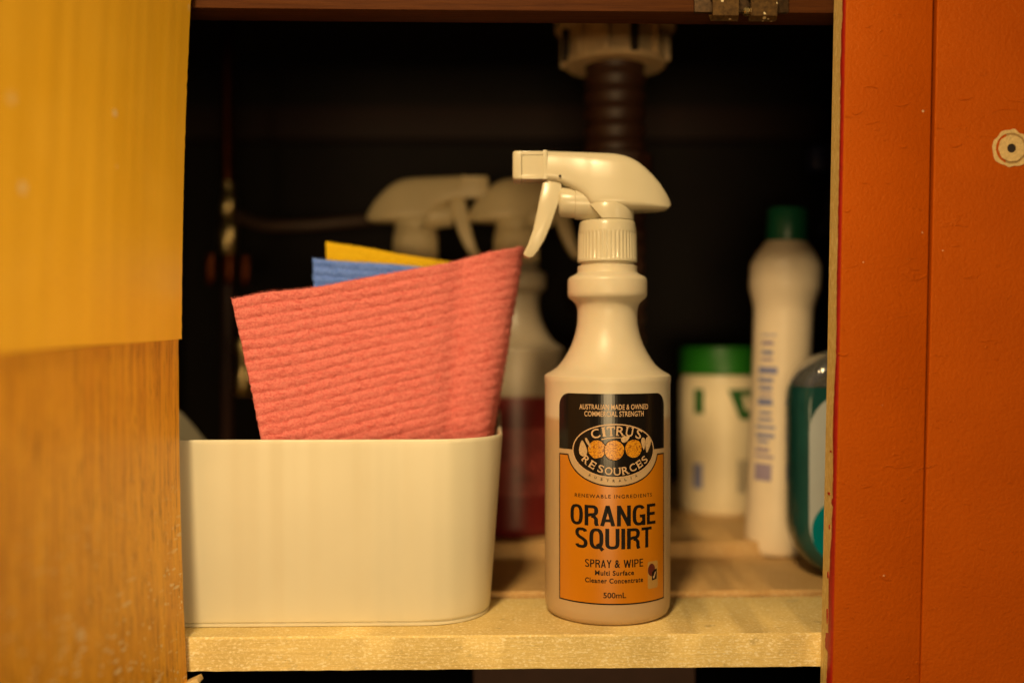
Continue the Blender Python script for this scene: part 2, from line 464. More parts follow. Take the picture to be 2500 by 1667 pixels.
board('shelf_board', -330, 330, 693, 1000, -2, 14.0, 'shelf_back', 'raised brown board at the back', 0.7)
# uprights and rails
lean = lambda z: (z - 154) * 0.0185 - max(0, 154 - z) * 0.003
def post(x0, x1, y0, y1, z0, z1, nz=60, r=0.9):
    out = rrect(x0, x1, y0, y1, r, 3)
    return loft([[(x, y, z0 + (z1 - z0) * k / nz) for x, y in out] for k in range(nz + 1)])
bm = post(167.0, 212.0, 503, 522, -140, 430)
stile = obj('stile', skew(bm, lean), 'red_paint', cup, 40, 'red painted upright with a bare wood edge')
# the bare side of the stile, a thin facing
rings = []
for i in range(140):
    z = -140 + 570 * i / 139
    w = 0.35 * noise.noise((z * .05, 1, 1)) + 0.25 * noise.noise((z * .3, 5, 1))
    rings.append([(166.75 + w * 0.3, 504.9, z), (166.75 + w * 0.3, 521.8 + w, z), (168, 521.8 + w, z), (168, 504.9, z)])
obj('bare_edge', skew(loft(rings), lean), 'stile_edge', stile, 40, 'bare wood edge with ragged red paint')
# red paint lapping raggedly over that edge, and a few loose chips of it
rings = []; nz = 520
for i in range(nz + 1):
    z = -140 + 570 * i / nz
    y = 508.2 + 2.6 * noise.noise((z * .022, 7, 2)) + 1.1 * noise.noise((z * .12, 3, 2)) + 0.7 * noise.noise((z * .5, 9, 2)) + interp([(-140, 2.5), (20, 2.2), (90, 0.3), (430, -0.6)], z)
    if -6 < z < 3: y += 4.2
    if 70 < z < 73: y += 2.5
    y = max(505.0, y)
    rings.append([(167.4, 503.7, z), (166.98, 503.75, z), (166.5, 504.6, z), (166.42, (504.6 + y) / 2, z), (166.5, y - .2, z), (167.2, y, z)])
obj('paint_lap', skew(loft(rings), lean), 'paint_lap', stile, 40, 'red paint lapping over the bare edge')
for k, (z, y, a, b2) in enumerate(((97, 512.5, 1.2, .5), (58, 512, .6, 1.2), (33, 512.6, .9, 1.8), (12, 512.5, 1.0, 4.0), (75, 514, 1.8, .7))):
    ring = [[(x, y + a * math.cos(t) * (1 + .5 * noise.noise((k, t, 1))), z + b2 * math.sin(t) * (1 + .5 * noise.noise((k, t, 5)))) for t in [2 * math.pi * q / 12 for q in range(12)]] for x in (167.2, 166.4)]
    obj('paint_chip', skew(loft(ring), lean), 'paint_lap', stile, 40)
bm = post(213.1, 420, 502.4, 520, -140, 430)
rdoor = obj('door', skew(bm, lambda z: (z - 154) * 0.022 - max(0, 154 - z) * 0.006), 'red_paint', cup, 40, 'closed red painted door')
# sags and runs in the thick paint
def sag(x, y, z, w, h, t, parent):
    rings = []
    for k in range(15):
        u = -1 + 2 * k / 14; zz = z + h * (u * u) + .3 * noise.noise((u * 2, x, z)); q = max(0.02, (1 - u * u) ** .7)
        rings.append([(x + w * u, y + .15, zz + 1.1 * q), (x + w * u, y - t * q * .55, zz + .55 * q), (x + w * u, y - t * q, zz - .1 * q), (x + w * u, y - t * q * .7, zz - .45 * q), (x + w * u, y + .15, zz - .6 * q)])
    obj('paint_sag', loft(rings), 'red_paint', parent, 80)
for (X, Z, w, h, par) in ((175.2, 269.7, 4.2, 2.2, 0), (197.9, 274.1, 5.5, 1.8, 0), (199.5, 252.9, 2.6, 1.4, 0), (182.0, 283.9, 4.6, -1.2, 0), (170.6, 219.9, 2.2, 1.2, 0), (225.9, 253.3, 4.2, 1.6, 1), (230.2, 277.3, 5, 1.2, 1), (168.8, 146.9, 3, 1.4, 0), (181.0, 314.1, 2.5, 0.7, 0)):
    sag(X, (503 if par == 0 else 502.4) + front_y(X), Z, w, h, 0.32, stile if par == 0 else rdoor)
# knob mark: a ring of bare wood with a screw hole
kx, kz, ky = 253.0 + 2, 252.5, 502.4 + front_y(255)
def ragged_disc(r0, r1, y0, y1, amp, seed, n=72):
    rings = []
    for (r, y) in ((r0, y0), (r1, y0), (r1, y1), (r0, y1)):
        rings.append([(kx + (r + (amp * noise.noise((math.cos(a) * 3 + seed, math.sin(a) * 3, r)) if r == r1 else 0)) * math.cos(a), y, kz + (r + (amp * noise.noise((math.cos(a) * 3 + seed, math.sin(a) * 3, r)) if r == r1 else 0)) * math.sin(a)) for a in [2 * math.pi * k / n for k in range(n)]])
    rings.append(rings[0])
    return loft(rings, cap=False)
km = obj('knob_mark', ragged_disc(7.9, 9.6, ky - 0.30, ky + 2, 1.3, 2), 'bare_wood', rdoor, 40, 'round bare wood mark with a screw hole')
obj('groove', ragged_disc(6.2, 8.1, ky - 0.12, ky + 2, 0.4, 5), 'bare_wood_dark', km)
obj('disc', ragged_disc(2.3, 6.7, ky - 0.6, ky + 2, 0.35, 8), 'bare_wood', km)
hb = lathe([(0, -1), (2.35, -1), (2.35, 0.2), (0, 0.2)], 32)
for v in hb.verts: v.co = Vector((kx + v.co.x, ky + 0.3 + v.co.z * 0.4, kz + v.co.y))
obj('screw_hole', hb, 'hole', km)
# top rail and its hinge
rail = obj('top_rail', skew(box(-330, 420, 524, 545, 328, 430, 0.8)), 'shaded_rail_wood', cup, 40, 'reddish rail across the top, counter shade in its colour')
for x0, x1 in ((104.0, 117.3), (123.9, 137.4)):
    bm = bmesh.new(); rings = []
    for (y, z, e) in ((522, 336, 1.2), (517, 336, 1.2), (513.5, 333.5, .5), (512, 329, 0), (512.4, 322.6, 0), (514, 321.2, .2), (517, 321, .2), (520, 324, .4)):
        rings.append([(x0 - e, y, z + 0), (x0 - e + .01, y + 2.2, z + 2), (x1 + e - .01, y + 2.2, z + 2), (x1 + e, y, z)])
    h = obj('hinge_knuckle', skew(loft(rings)), 'hinge_metal', rail, 40, 'speckled metal hinge knuckle')
obj('hinge_plate', skew(box(96, 146, 521.5, 524.4, 327.2, 345, 0.5)), 'old_metal', rail)
sc = lathe([(0, 0), (2.0, 0), (2.0, 3.0), (1.2, 3.6), (0, 3.6)], 20)
for v in sc.verts: v.co = Vector((122.5 + v.co.x, 518 + front_y(122) - v.co.z, 326 + v.co.y))
obj('hinge_screw', sc, 'brass', rail)
# inside
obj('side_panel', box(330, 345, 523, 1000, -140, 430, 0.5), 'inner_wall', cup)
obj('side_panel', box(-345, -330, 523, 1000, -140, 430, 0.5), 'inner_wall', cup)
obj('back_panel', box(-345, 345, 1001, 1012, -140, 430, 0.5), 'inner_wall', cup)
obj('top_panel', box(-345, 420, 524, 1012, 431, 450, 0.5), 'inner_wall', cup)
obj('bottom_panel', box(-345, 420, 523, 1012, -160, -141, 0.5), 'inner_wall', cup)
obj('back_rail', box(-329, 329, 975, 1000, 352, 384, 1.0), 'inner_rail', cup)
# the open door on the left: plain sheet over a grained panel
P0 = Vector((-171.5, 512, 0)); DD = Vector((-19, -142, 0)).normalized(); DN = Vector((0.991, -0.133, 0)).normalized()
bow = lambda z: 4.5 * ((z - 152) / 174.0) ** 2
def door_pt(w, z, off):
    p = P0 + DD * w + DN * off; p.z = z; p.x += bow(z); return p
def door_slab(zf0, z1, off0, off1, w0, w1, nz=80, nw=14, edge=0.0):
    bm = bmesh.new(); rings = []
    for j in range(nz + 1):
        t = j / nz; ring = []
        for i in range(nw + 1):
            w = w0 + (w1 - w0) * i / nw; z0 = zf0(w); z = z0 + (z1 - z0) * t
            wob = edge * noise.noise((0, 3, z * .25)) if i == 0 else 0
            ring.append(door_pt(w + wob, z, off1))
        for i in range(nw, -1, -1):
            w = w0 + (w1 - w0) * i / nw; z0 = zf0(w); z = z0 + (z1 - z0) * t
            ring.append(door_pt(w, z, off0))
        rings.append(ring)
    return loft(rings, True, bm)
ldoor = obj('door', door_slab(lambda w: -90.0, 430, -16, 0, 0, 330, edge=0.25), 'door_wood', cup, 40, 'open wood grained door speckled with paint')
obj('covering_sheet', door_slab(lambda w: 155.3 - 5.6 * w / 143.0 - 0.3 * math.sin(w * .05), 430, 0.15, 1.3, -0.9, 330, edge=0.5), 'door_sheet', ldoor, 40, 'plain ochre sheet covering the upper door')
bb = box(-10, 10, -4, 4, -1.4, 1.4, 0.3)
bmesh.ops.rotate(bb, verts=bb.verts, cent=(0, 0, 0), matrix=Matrix.Rotation(R(-24), 3, 'Y'))
bmesh.ops.translate(bb, verts=bb.verts, vec=(-169.5, 512, -23.2))
obj('batten', bb, 'bare_wood', cup)

# ---------------------------------------------------------------- brown carton below the shelf
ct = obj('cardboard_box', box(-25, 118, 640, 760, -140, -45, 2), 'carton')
tag(ct, 'dark brown box standing under the shelf', 'box')

# ---------------------------------------------------------------- white tub
def make_tub():
    t = thing('storage_tub', 'cream white plastic tub with rounded corners holding the cloths', 'tub', (-127, 620, 0), YAW)
    W0, D0 = 113.0, 83.0; W1, D1 = 120.5, 87.5; H = 101.5; r = 36
    def rim(x, y):
        """the rim is scooped out along the back so the tub can be gripped"""
        back = min(1, max(0, (y - 20) / 50.0)); sc = min(1, max(0, (112 - abs(x)) / 36.0)); sc = sc * sc * (3 - 2 * sc)
        return H + back * (8.5 - 34 * sc)
    def build(specs):
        n = None; rings = []
        for f, ins, dz in specs:
            w, d, rr = W0 + (W1 - W0) * f - ins, D0 + (D1 - D0) * f - ins, r + 3 * f - ins
            pts = []
            for (ax, ay), (bx, by) in (((w - rr, d), (-w + rr, d)), ((-w, d - rr), (-w, -d + rr)), ((-w + rr, -d), (w - rr, -d)), ((w, -d + rr), (w, d - rr))):
                pts += [(ax + (bx - ax) * q / 40, ay + (by - ay) * q / 40) for q in range(41)]
                c = {(1, 1): (-w + rr, d - rr, 90), (-1, 1): (-w + rr, -d + rr, 180), (-1, -1): (w - rr, -d + rr, 270), (1, -1): (w - rr, d - rr, 0)}
                key = (1, 1) if ay == d and by == d else (-1, 1) if ax == -w and bx == -w else (-1, -1) if ay == -d and by == -d else (1, -1)
                cx, cy, a0 = c[key]
                pts += [(cx + rr * math.cos(R(a0 + 90 * q / 14)), cy + rr * math.sin(R(a0 + 90 * q / 14))) for q in range(1, 14)]
            rings.append([(x, y, (rim(x, y) * f + dz)) for x, y in pts])
        return rings
    specs = [(0, 4, 0.0), (0, 1.2, 0.0), (0, 0.4, 0.4), (0, 0.3, 1.6), (0, 1.0, 1.9), (0, 1.0, 2.3), (0, 0.1, 2.8), (0.03, 0, 1)]
    specs += [(f, 0, 0) for f in (0.1, 0.25, 0.4, 0.55, 0.7, 0.85, 0.95, 0.975)]
    specs += [(.99, .1, .1), (1, .5, -.25), (1, 1.1, 0), (1, 1.9, -.15), (1, 2.5, -.8)]
    specs += [(f, 2.6, 0) for f in (0.9, 0.6, 0.3, 0.06)] + [(0, 9, 3.2)]
    obj('wall', loft(build(specs), True), 'box_plastic', t, 50)
    return t
make_tub()

# ---------------------------------------------------------------- cloths
def make_cloth(name, label, mat, path, top, bot, rib, amp, nv, thick=1.9, seed=1.0, width_bot=1.0, fuzz=3000, fuzz_to=0):
    """path: plan points (x, y) along the cloth; top/bot: heights as functions of path length s; ribs run along the path"""
    pts = [Vector((p[0], p[1], 0)) for p in path]
    L = [0.0]
    for a, b in zip(pts, pts[1:]): L.append(L[-1] + (b - a).length)
    tot = L[-1]; nu = int(tot / 0.75)
    bm = bmesh.new(); grid = []
    def at(s):
        for i in range(len(L) - 1):
            if s <= L[i + 1] or i == len(L) - 2:
                return pts[i].lerp(pts[i + 1], (s - L[i]) / max(1e-6, L[i + 1] - L[i]))
    for i in range(nu + 1):
        s = tot * i / nu; p = at(s); d = (at(min(tot, s + .5)) - at(max(0, s - .5))).normalized(); nrm = Vector((d.y, -d.x, 0))
        zt, zb = top(s), bot(s); col = []
        for j in range(nv + 1):
            t = j / nv; z = zt + (zb - zt) * t; dist = t * (top(0) - bot(0)) + 1.6 * noise.noise((s * .018, t * 3.0, seed + 20)) * min(1, t * 6)
            ph = (dist / rib + 0.10 * noise.noise((s * .35, dist * .6, seed)) + 0.05 * noise.noise((s * 1.2, dist * .9, seed + 4))) % 1.0
            h = amp * (abs(math.sin(math.pi * ph)) ** 0.42) * interp([(0, 1.0), (90, .85), (135, .5), (175, .42)], s) * (0.85 + 0.35 * noise.noise((s * .22, dist * .3, seed + 9)))
            q = Vector((s, dist, seed * 17))
            f = 0.32 * noise.noise(q * 0.55) + 0.24 * noise.noise(q * 1.3)
            w = Vector((0, 0, 0.25 * noise.noise(Vector((s * .25, dist * .05, seed)))))
            e = (0.35 * noise.noise((s * 0.9, seed, 0)) + 1.3 * noise.noise((s * 0.03, seed, 4))) * max(0, 1 - t * 12)
            k = width_bot + (1 - width_bot) * (1 - t)
            pp = pts[0] + (p - pts[0]) * 1.0
            xx = pp.x + shift(name, s, t, tot) + 0.5 * noise.noise((seed, t * 7, s * .02)); pp = Vector((pp.x, pp.y + 2.2 * math.sin(t * 5 + s * .012), 0))
            col.append(bm.verts.new(Vector((xx, pp.y, z + e)) + w + nrm * (h + f)))
        grid.append(col)
    for i in range(nu):
        for j in range(nv):
            bm.faces.new((grid[i][j], grid[i][j + 1], grid[i + 1][j + 1], grid[i + 1][j]))
    me = bpy.data.meshes.new(name); bmesh.ops.scale(bm, vec=(MM,) * 3, verts=bm.verts)
    bm.to_mesh(me); bm.free()
    for p in me.polygons: p.use_smooth = True
    me.materials.append(M[mat]); o = bpy.data.objects.new(name, me); COL.objects.link(o)
    so = o.modifiers.new('thickness', 'SOLIDIFY'); so.thickness = thick * MM; so.offset = -1
    # loose fibres standing off the felt
    rng = random.Random(int(seed * 11)); fb = bmesh.new()
    for _ in range(fuzz):
        i = rng.randrange(0, min(nu, int(fuzz_to / tot * nu) if fuzz_to else nu)); jj = 0 if rng.random() < .06 else rng.randrange(0, int(nv * .62))
        v = me.vertices[i * (nv + 1) + jj]; p = v.co / MM; nn = v.normal
        if nn.y > 0 and i < nu * .4: nn = -nn
        d = Vector((rng.uniform(-1, 1), rng.uniform(-.4, .4), rng.uniform(-1, 1))).normalized()
        if jj == 0: d = Vector((rng.uniform(-1, 1), rng.uniform(-.6, .6), rng.uniform(.1, .9))).normalized()
        L2 = rng.uniform(.5, 1.7); wv = d.cross(nn); wv = wv.normalized() * 0.035 if wv.length > .01 else Vector((.035, 0, 0))
        a = p; b = p + d * L2 * .5 + nn * rng.uniform(.15, .5); c = p + d * L2 + nn * rng.uniform(0, .45)
        vs = [fb.verts.new(a - wv), fb.verts.new(a + wv), fb.verts.new(b + wv), fb.verts.new(b - wv), fb.verts.new(c)]
        fb.faces.new(vs[:4]); fb.faces.new((vs[3], vs[2], vs[4]))
    fz = obj('fuzz', fb, mat, o, None); fz['kind'] = 'stuff'
    tag(o, label, 'cloth', 'sponge cloths in the tub')
    return o
SH = {}
def shift(name, s, t, tot): return SH['f'](s, t, tot)
# coral cloth: front leaf runs back to the right, folds round and returns behind itself
ang = math.atan2(54, 152); front_len = 151
path = [(-153 + math.cos(ang) * s, 543 + math.sin(ang) * s + 4.0 * math.sin(s / front_len * math.pi) * min(1, s / 30) + 3.4 * math.exp(-((s - 131) / 8.0) ** 2)) for s in [front_len * k / 40 for k in range(41)]]
px, py = path[-1]; fr = 23.0
ang2 = math.atan2(path[-1][1] - path[-3][1], path[-1][0] - path[-3][0])
cxx, cyy = px - math.sin(ang2) * fr, py + math.cos(ang2) * fr
a0 = ang2 - math.pi / 2
for k in range(1, 25):      # the right end curls back and away
    a = a0 + R(118) * k / 24; path.append((cxx + fr * math.cos(a), cyy + fr * math.sin(a)))
def fold_s(s): return min(s, front_len + 22)
def coral_shift(s, t, tot):
    u = fold_s(s) / front_len; d = t * 150
    return d * (0.205 * (1 - u) - 0.125 * u)
SH['f'] = coral_shift
make_cloth('sponge_cloth', 'coral pink ribbed sponge cloth standing in front of the other cloths', 'felt_coral', path,
           lambda s: 177 + 30.0 * (fold_s(s) / front_len) - 1.2 * math.sin(fold_s(s) / front_len * math.pi), lambda s: 27 + 22.0 * (fold_s(s) / front_len), 5.75, 1.7, 240, seed=1, fuzz=16000, fuzz_to=195)
SH['f'] = lambda s, t, tot: t * 6
path = [(-121 + 1.0 * s, 603 + 0.27 * s) for s in range(0, 96, 3)]
make_cloth('sponge_cloth', 'pale blue ribbed sponge cloth between the coral and yellow cloths', 'felt_blue', path,
           lambda s: 204.5 - 0.062 * s, lambda s: 40 - 0.06 * s, 5.2, 1.5, 200, thick=2.2, seed=2)
path = [(-117 + 1.0 * s, 625 + 0.22 * s) for s in range(0, 96, 3)]
make_cloth('sponge_cloth', 'bright yellow sponge cloth behind the blue cloth, tallest at its left corner', 'felt_yellow', path,
           lambda s: 216.5 - 0.130 * s - 0.0002 * s * s, lambda s: 40 - 0.1 * s, 5.4, 0.25, 200, seed=3)

# ---------------------------------------------------------------- spray bottles
def crop_pts(pts): return [((x - 691) * 0.096, 270 - 0.096 * y) for x, y in pts]
BODY = [(0, 0.8), (27, 0.8), (30.5, 0.0), (32.5, 0.25), (34.3, 1.6), (35.4, 4.0), (35.75, 8), (35.75, 40), (35.75, 80), (35.75, 118), (35.75, 129.5), (36.0, 131.2), (36.15, 133.4),
        (35.9, 134.6), (34.6, 135.6), (32.2, 136.9), (29.7, 138.6), (27.2, 141.0), (24.9, 144.2), (22.6, 148), (20.6, 152), (19.2, 155.8), (18.1, 159.8), (17.35, 164), (17.1, 168), (17.15, 171.5), (17.6, 174), (18.6, 176), (20.4, 177.7),
        (21.9, 178.9), (22.6, 180.2), (22.75, 182), (22.75, 188.4), (22.4, 189.8), (21.3, 191), (18.6, 192.3), (17.3, 193.2), (17.0, 194.6), (17.0, 197), (16.2, 197.4), (15.2, 197.5), (15.2, 202), (0, 202)]
TOP = crop_pts([(322, 76), (450, 80), (600, 86), (700, 91), (760, 98), (810, 111), (860, 136), (930, 190), (1000, 268), (1040, 328), (1062, 366), (1070, 388)])
BOT = crop_pts([(322, 258), (380, 264), (420, 279), (470, 303), (520, 336), (558, 375), (580, 412), (595, 428), (850, 436), (1000, 432), (1045, 424), (1062, 410), (1070, 396)])
TRIG = crop_pts([(330, 250), (302, 268), (290, 330), (270, 430), (245, 545), (212, 640), (188, 685), (196, 704), (225, 714), (246, 708), (275, 672), (312, 610), (352, 520), (382, 432), (400, 385), (414, 372), (428, 350), (414, 330), (416, 300), (412, 262)])
def head_bm():
    rings = []; n = 30
    xs = [-35.2, -33, -30, -26, -22, -18, -15, -12.6, -11, -9.7, -8, -5, 0, 5, 9, 13, 17, 21, 25, 29, 32, 34, 35.2, 35.9, 36.3]
    for x in xs:
        zt, zb = interp(TOP, x), interp(BOT, x)
        w = interp([(-35, 8.8), (-20, 10), (-5, 13.0), (6, 14.4), (18, 13.6), (28, 10.8), (33, 7.8), (35.2, 5.2), (36.3, 2.5)], x)
        lip = interp([(-14, 0), (-8, 1.0), (30, 1.0), (36, 0.4)], x)
        ring = []
        for k in range(n):
            a = 2 * math.pi * k / n; c, s = math.cos(a), math.sin(a)
            ex = 0.42
            cy = math.copysign(abs(c) ** ex, c); cz = math.copysign(abs(s) ** ex, s)
            f = (cz + 1) / 2
            ww = w * (1 - 0.26 * f ** 1.6) + lip * max(0, 1 - abs(f - .10) / .16)
            ring.append((x, ww * cy, zb + (zt - zb) * f))
        rings.append(ring)
    return loft(rings)
def extrude_outline(pts, wf, seg=5):
    """rounded-edge plate: outline in x-z, half width wf"""
    cx = sum(p[0] for p in pts) / len(pts); cz = sum(p[1] for p in pts) / len(pts); rings = []
    for y, k in ((-1, 0.80), (-0.96, .92), (-0.82, 1.0), (0.82, 1.0), (0.96, .92), (1, 0.80)):
        ring = []
        n = len(pts)
        for i, (x, z) in enumerate(pts):
            ax, az = pts[i - 1]; bx, bz = pts[(i + 1) % n]
            tx, tz = bx - ax, bz - az; l = math.hypot(tx, tz) or 1
            ins = (1 - k) * 3.2
            ring.append((x + tz / l * ins * SGN, y * wf, z - tx / l * ins * SGN))
        rings.append(ring)
    return loft(rings)
SGN = 1
def sign_of(pts):
    return 1 if sum(a[0] * b[1] - b[0] * a[1] for a, b in zip(pts, pts[1:] + pts[:1])) < 0 else -1
SGN = sign_of(TRIG)
_shared = {}
def make_spray(name, label, loc, rotz, body_mat, head_mat, cap_mat=None, scale=1.0, group=None, tilt=0):
    t = thing(name, label, 'spray bottle', loc, rotz, group)
    t.scale = (scale,) * 3
    cap_mat = cap_mat or head_mat
    obj('body', lathe(BODY, 96), body_mat, t, 30)
    # screw cap with fine vertical ribs
    NR = 44; per = 6; n = NR * per
    wave = [0, -.010, -.026, -.032, -.026, -.010]
    prof = [(13, 199.0), (16.7, 199.0), (17.1, 199.4), (17.1, 200.6), (17.05, 201.2), (16.75, 214.8), (16.7, 216), (16.55, 217.2), (16.1, 220), (15.75, 222.0), (15.3, 222.6), (0, 222.6)]
    cap = obj('cap', lathe(prof, n, ribs=lambda i, k: wave[k % per] * 1.15 if i in (4, 5) else 0), cap_mat, t, 40)
    head = obj('trigger_head', head_bm(), head_mat, t, 45)
    cb = lathe([(0, 222.75), (14.6, 222.75), (15.2, 223.2), (15.3, 229.5), (14.5, 232), (0, 232)], 64)
    bmesh.ops.bisect_plane(cb, geom=cb.verts[:] + cb.edges[:] + cb.faces[:], plane_co=(-8.6, 0, 228.6), plane_no=(-5.8, 0, -4.6), clear_outer=True)
    bmesh.ops.holes_fill(cb, edges=[e for e in cb.edges if e.is_boundary], sides=0)
    obj('collar', cb, head_mat, head, 40)
    ch = []
    for x, r in ((-28.2, 7.0), (-27.6, 8.2), (-26.6, 8.7), (-19.0, 8.9), (-18.6, 9.5), (-14, 9.7), (-6, 9.9), (0, 9.9)):
        ch.append([(x, r * math.cos(2 * math.pi * k / 32), 233.3 + interp([(-28, .8), (-14, 0), (0, -.2)], x) + r * math.sin(2 * math.pi * k / 32)) for k in range(32)])
    obj('pump_chamber', loft(ch), head_mat, head, 40)
    obj('trigger', extrude_outline(TRIG, 6.0), head_mat, t, 50)
    nz = obj('nozzle', box(-49.5, -34.4, -7.7, 7.7, 246.4, 261.4, 0.9, 3), head_mat, t, 40)
    # front plate and raised frame of the nozzle
    rings = []
    for x, ins in ((-54.4, 1.4), (-54.0, .6), (-53.0, .1), (-49.6, 0), (-49.0, .7), (-49.0, 2)):
        rings.append([(x, y, z) for y, z in rrect(-8.6 + ins, 8.6 - ins, 245.5 + ins, 262.2 - ins, 1.6, 4)])
    obj('front_plate', loft(rings), head_mat, nz, 40)
    fb = box(-49.4, -34.9, -8.25, 8.25, 246.0, 248.2, .35); box(-49.4, -34.9, -8.25, 8.25, 259.6, 261.8, .35, bm=fb); box(-37.2, -34.7, -8.3, 8.3, 245.9, 262.3, .35, bm=fb)
    obj('frame', fb, head_mat, nz, 40)
    # pivot pin
    pin = bmesh.new()
    tube([(-27.6, -12, 247.2), (-27.6, 12, 247.2)], 0.75, 12, bm=pin)
    return t
main = make_spray('spray_bottle', 'cream spray bottle with orange and black label, standing right of the tub', (54.75, 572, 0), 0, 'bottle_clear', 'white_plastic')
make_spray('spray_bottle', 'white trigger spray bottle behind the cloths, farther left of two in the dark', (-72, 742, 14), 180, 'bottle_pale', 'rear_white')
rb = make_spray('spray_bottle', 'spray bottle with dark red liquid behind the tub and front bottle', (3, 742, 14), 180, 'bottle_red', 'rear_white')
make_spray('spray_bottle', 'dark blue spray bottle mostly hidden behind the red upright', (288, 762, 14), 0, 'navy', 'navy', scale=1.10)
# faint label of the red bottle
obj('label', wrap(flat([(-20, 30), (20, 30), (20, 78), (-20, 78)]), 35.95, 180 + 8), plain('red_label', (0.22, 0.035, 0.03), 0.4, var=0.5, vscale=0.05), rb)

# ---- printed label of the front bottle
LR = 35.75; LROT = 1.0; HA = 33.8
def pr(name, bm, mat, parent, lift):
    return obj(name, wrap(bm, LR + lift, LROT), mat, parent, None)
def ell(a, b, cz, n=72, cx=0): return [(cx + a * math.cos(2 * math.pi * k / n), cz + b * math.sin(2 * math.pi * k / n)) for k in range(n)]
def columns(xs, lo, hi, rows=1):
    bm = bmesh.new(); prev = None
    for x in xs:
        cur = [bm.verts.new((x, 0, lo(x) + (hi(x) - lo(x)) * k / rows)) for k in range(rows + 1)]
        if prev:
            for k in range(rows): bm.faces.new((prev[k], cur[k], cur[k + 1], prev[k + 1]))
        prev = cur
    return bm
def arc_pts(cx, cz, r, a0, a1, n=8): return [(cx + r * math.cos(R(a0 + (a1 - a0) * k / n)), cz + r * math.sin(R(a0 + (a1 - a0) * k / n))) for k in range(n + 1)]
EZ = 95.1
lab = pr('label', flat([(-HA, 95.2), (HA, 95.2)] + arc_pts(HA - 7.5, 118.3, 7.5, 0, 90) + arc_pts(-HA + 7.5, 118.3, 7.5, 90, 180)), 'label_black', main, 0.10)
lab['label'] = 'black and orange printed label'
def lower_panel(ins):
    a, b = 27.0 + ins, 18.7 + ins; zt = 92.6 - ins; w = HA - ins
    x1 = a * math.sqrt(max(0, 1 - ((zt - EZ) / b) ** 2))
    xs = sorted({-w, w, -x1 - .001, x1 + .001} | {-x1 + 2 * x1 * k / 60 for k in range(61)} | {x1 + (w - x1) * k / 6 for k in range(7)} | {-x1 - (w - x1) * k / 6 for k in range(7)})
    def hi(x): return zt if abs(x) > x1 else EZ - b * math.sqrt(max(0, 1 - (x / a) ** 2))
    return columns(xs, lambda x: 12.2 + ins, hi)
pr('border', lower_panel(0), 'label_ink', lab, 0.10)
pr('orange_panel', lower_panel(0.75), 'label_orange', lab, 0.16)
pr('emblem_ring', flat(ell(24.0, 14.6, EZ)), 'label_cream', lab, 0.16)
pr('emblem', flat(ell(23.35, 13.95, EZ)), 'label_black', lab, 0.22)
def words(s, w, h, cz, mat, bold=0.0, space=1.0, lift=0.24, cx=0.0):
    return pr('lettering', text_bm(s, w, h, cx, cz, bold, space), mat, lab, lift)
words('AUSTRALIAN MADE & OWNED', 39.4, 2.9, 118.7, 'label_cream', 0.16, 1.05)
words('COMMERCIAL STRENGTH', 33.4, 2.9, 115.0, 'label_cream', 0.16, 1.05)
words('RENEWABLE INGREDIENTS', 45, 2.0, 70.6, 'label_ink', 0.12, 1.25)
def sarc(cx, cz, rx, rz, a0, a1, n=18, p=0.72):
    out = []
    for k in range(n + 1):
        a = R(a0 + (a1 - a0) * k / n); c, q = math.cos(a), math.sin(a)
        out.append((cx + rx * math.copysign(abs(c) ** p, c), cz + rz * math.copysign(abs(q) ** p, q)))
    return out
# heavy condensed grotesque drawn as strokes on a 0..w by 0..1 cell (stroke centre lines)
T = 0.168; q = T / 2
GLY = {
    'O': (0.60, [sarc(.30, .5, .30 - q, .5 - q * .85, 0, 360, 36)]),
    'Q': (0.60, [sarc(.30, .5, .30 - q, .5 - q * .85, 0, 360, 36), [(.33, .24), (.58, -.06)]]),
    'R': (0.60, [[(q, 0), (q, 1)], [(q, 1 - q * .85)] + sarc(.30, .735, .29 - q, .265 - q * .85, 90, -90, 14) + [(q, .47 + q * .1)], [(.30, .47), (.42, .44), (.495, .33), (.50, .12), (.54, 0)]]),
    'A': (0.62, [[(q * .9, 0), (.31, 1.0)], [(.62 - q * .9, 0), (.31, 1.0)], [(.15, .27), (.47, .27)]]),
    'N': (0.60, [[(q, 0), (q, 1)], [(.60 - q, 0), (.60 - q, 1)], [(q, .98), (.60 - q, .02)]]),
    'G': (0.62, [sarc(.31, .5, .31 - q, .5 - q * .85, 38, 322, 32), [(.34, .45), (.62 - q * .9, .45)], [(.62 - q, .53), (.62 - q, 0.0)]]),
    'E': (0.50, [[(q, 0), (q, 1)], [(q, 1 - q * .85), (.49, 1 - q * .85)], [(q, .52), (.46, .52)], [(q, q * .85), (.50, q * .85)]]),
    'S': (0.58, [sarc(.29, .74, .28 - q, .26 - q * .85, 15, 180, 14) + [(.10, .66), (.20, .55), (.36, .46), (.48, .36)] + sarc(.29, .27, .29 - q, .27 - q * .85, 0, -165, 14)]),
    'U': (0.60, [[(q, 1), (q, .32)] + sarc(.30, .30, .30 - q, .30 - q * .85, 180, 360, 18) + [(.60 - q, .32), (.60 - q, 1)]]),
    'I': (0.17, [[(q, 0), (q, 1)]]),
    'T': (0.54, [[(.27, 0), (.27, 1)], [(0, 1 - q * .85), (.54, 1 - q * .85)]]),
    'P': (0.57, [[(q, 0), (q, 1)], [(q, 1 - q * .85)] + sarc(.29, .71, .28 - q, .29 - q * .85, 90, -90, 14) + [(q, .42 + q * .2)]]),
    'Y': (0.60, [[(q * .8, 1), (.30, .45)], [(.60 - q * .8, 1), (.30, .45)], [(.30, .5), (.30, 0)]]),
    'W': (0.88, [[(q * .8, 1), (.24, .0)], [(.24, .0), (.44, .95)], [(.44, .95), (.64, .0)], [(.64, .0), (.88 - q * .8, 1)]]),
}
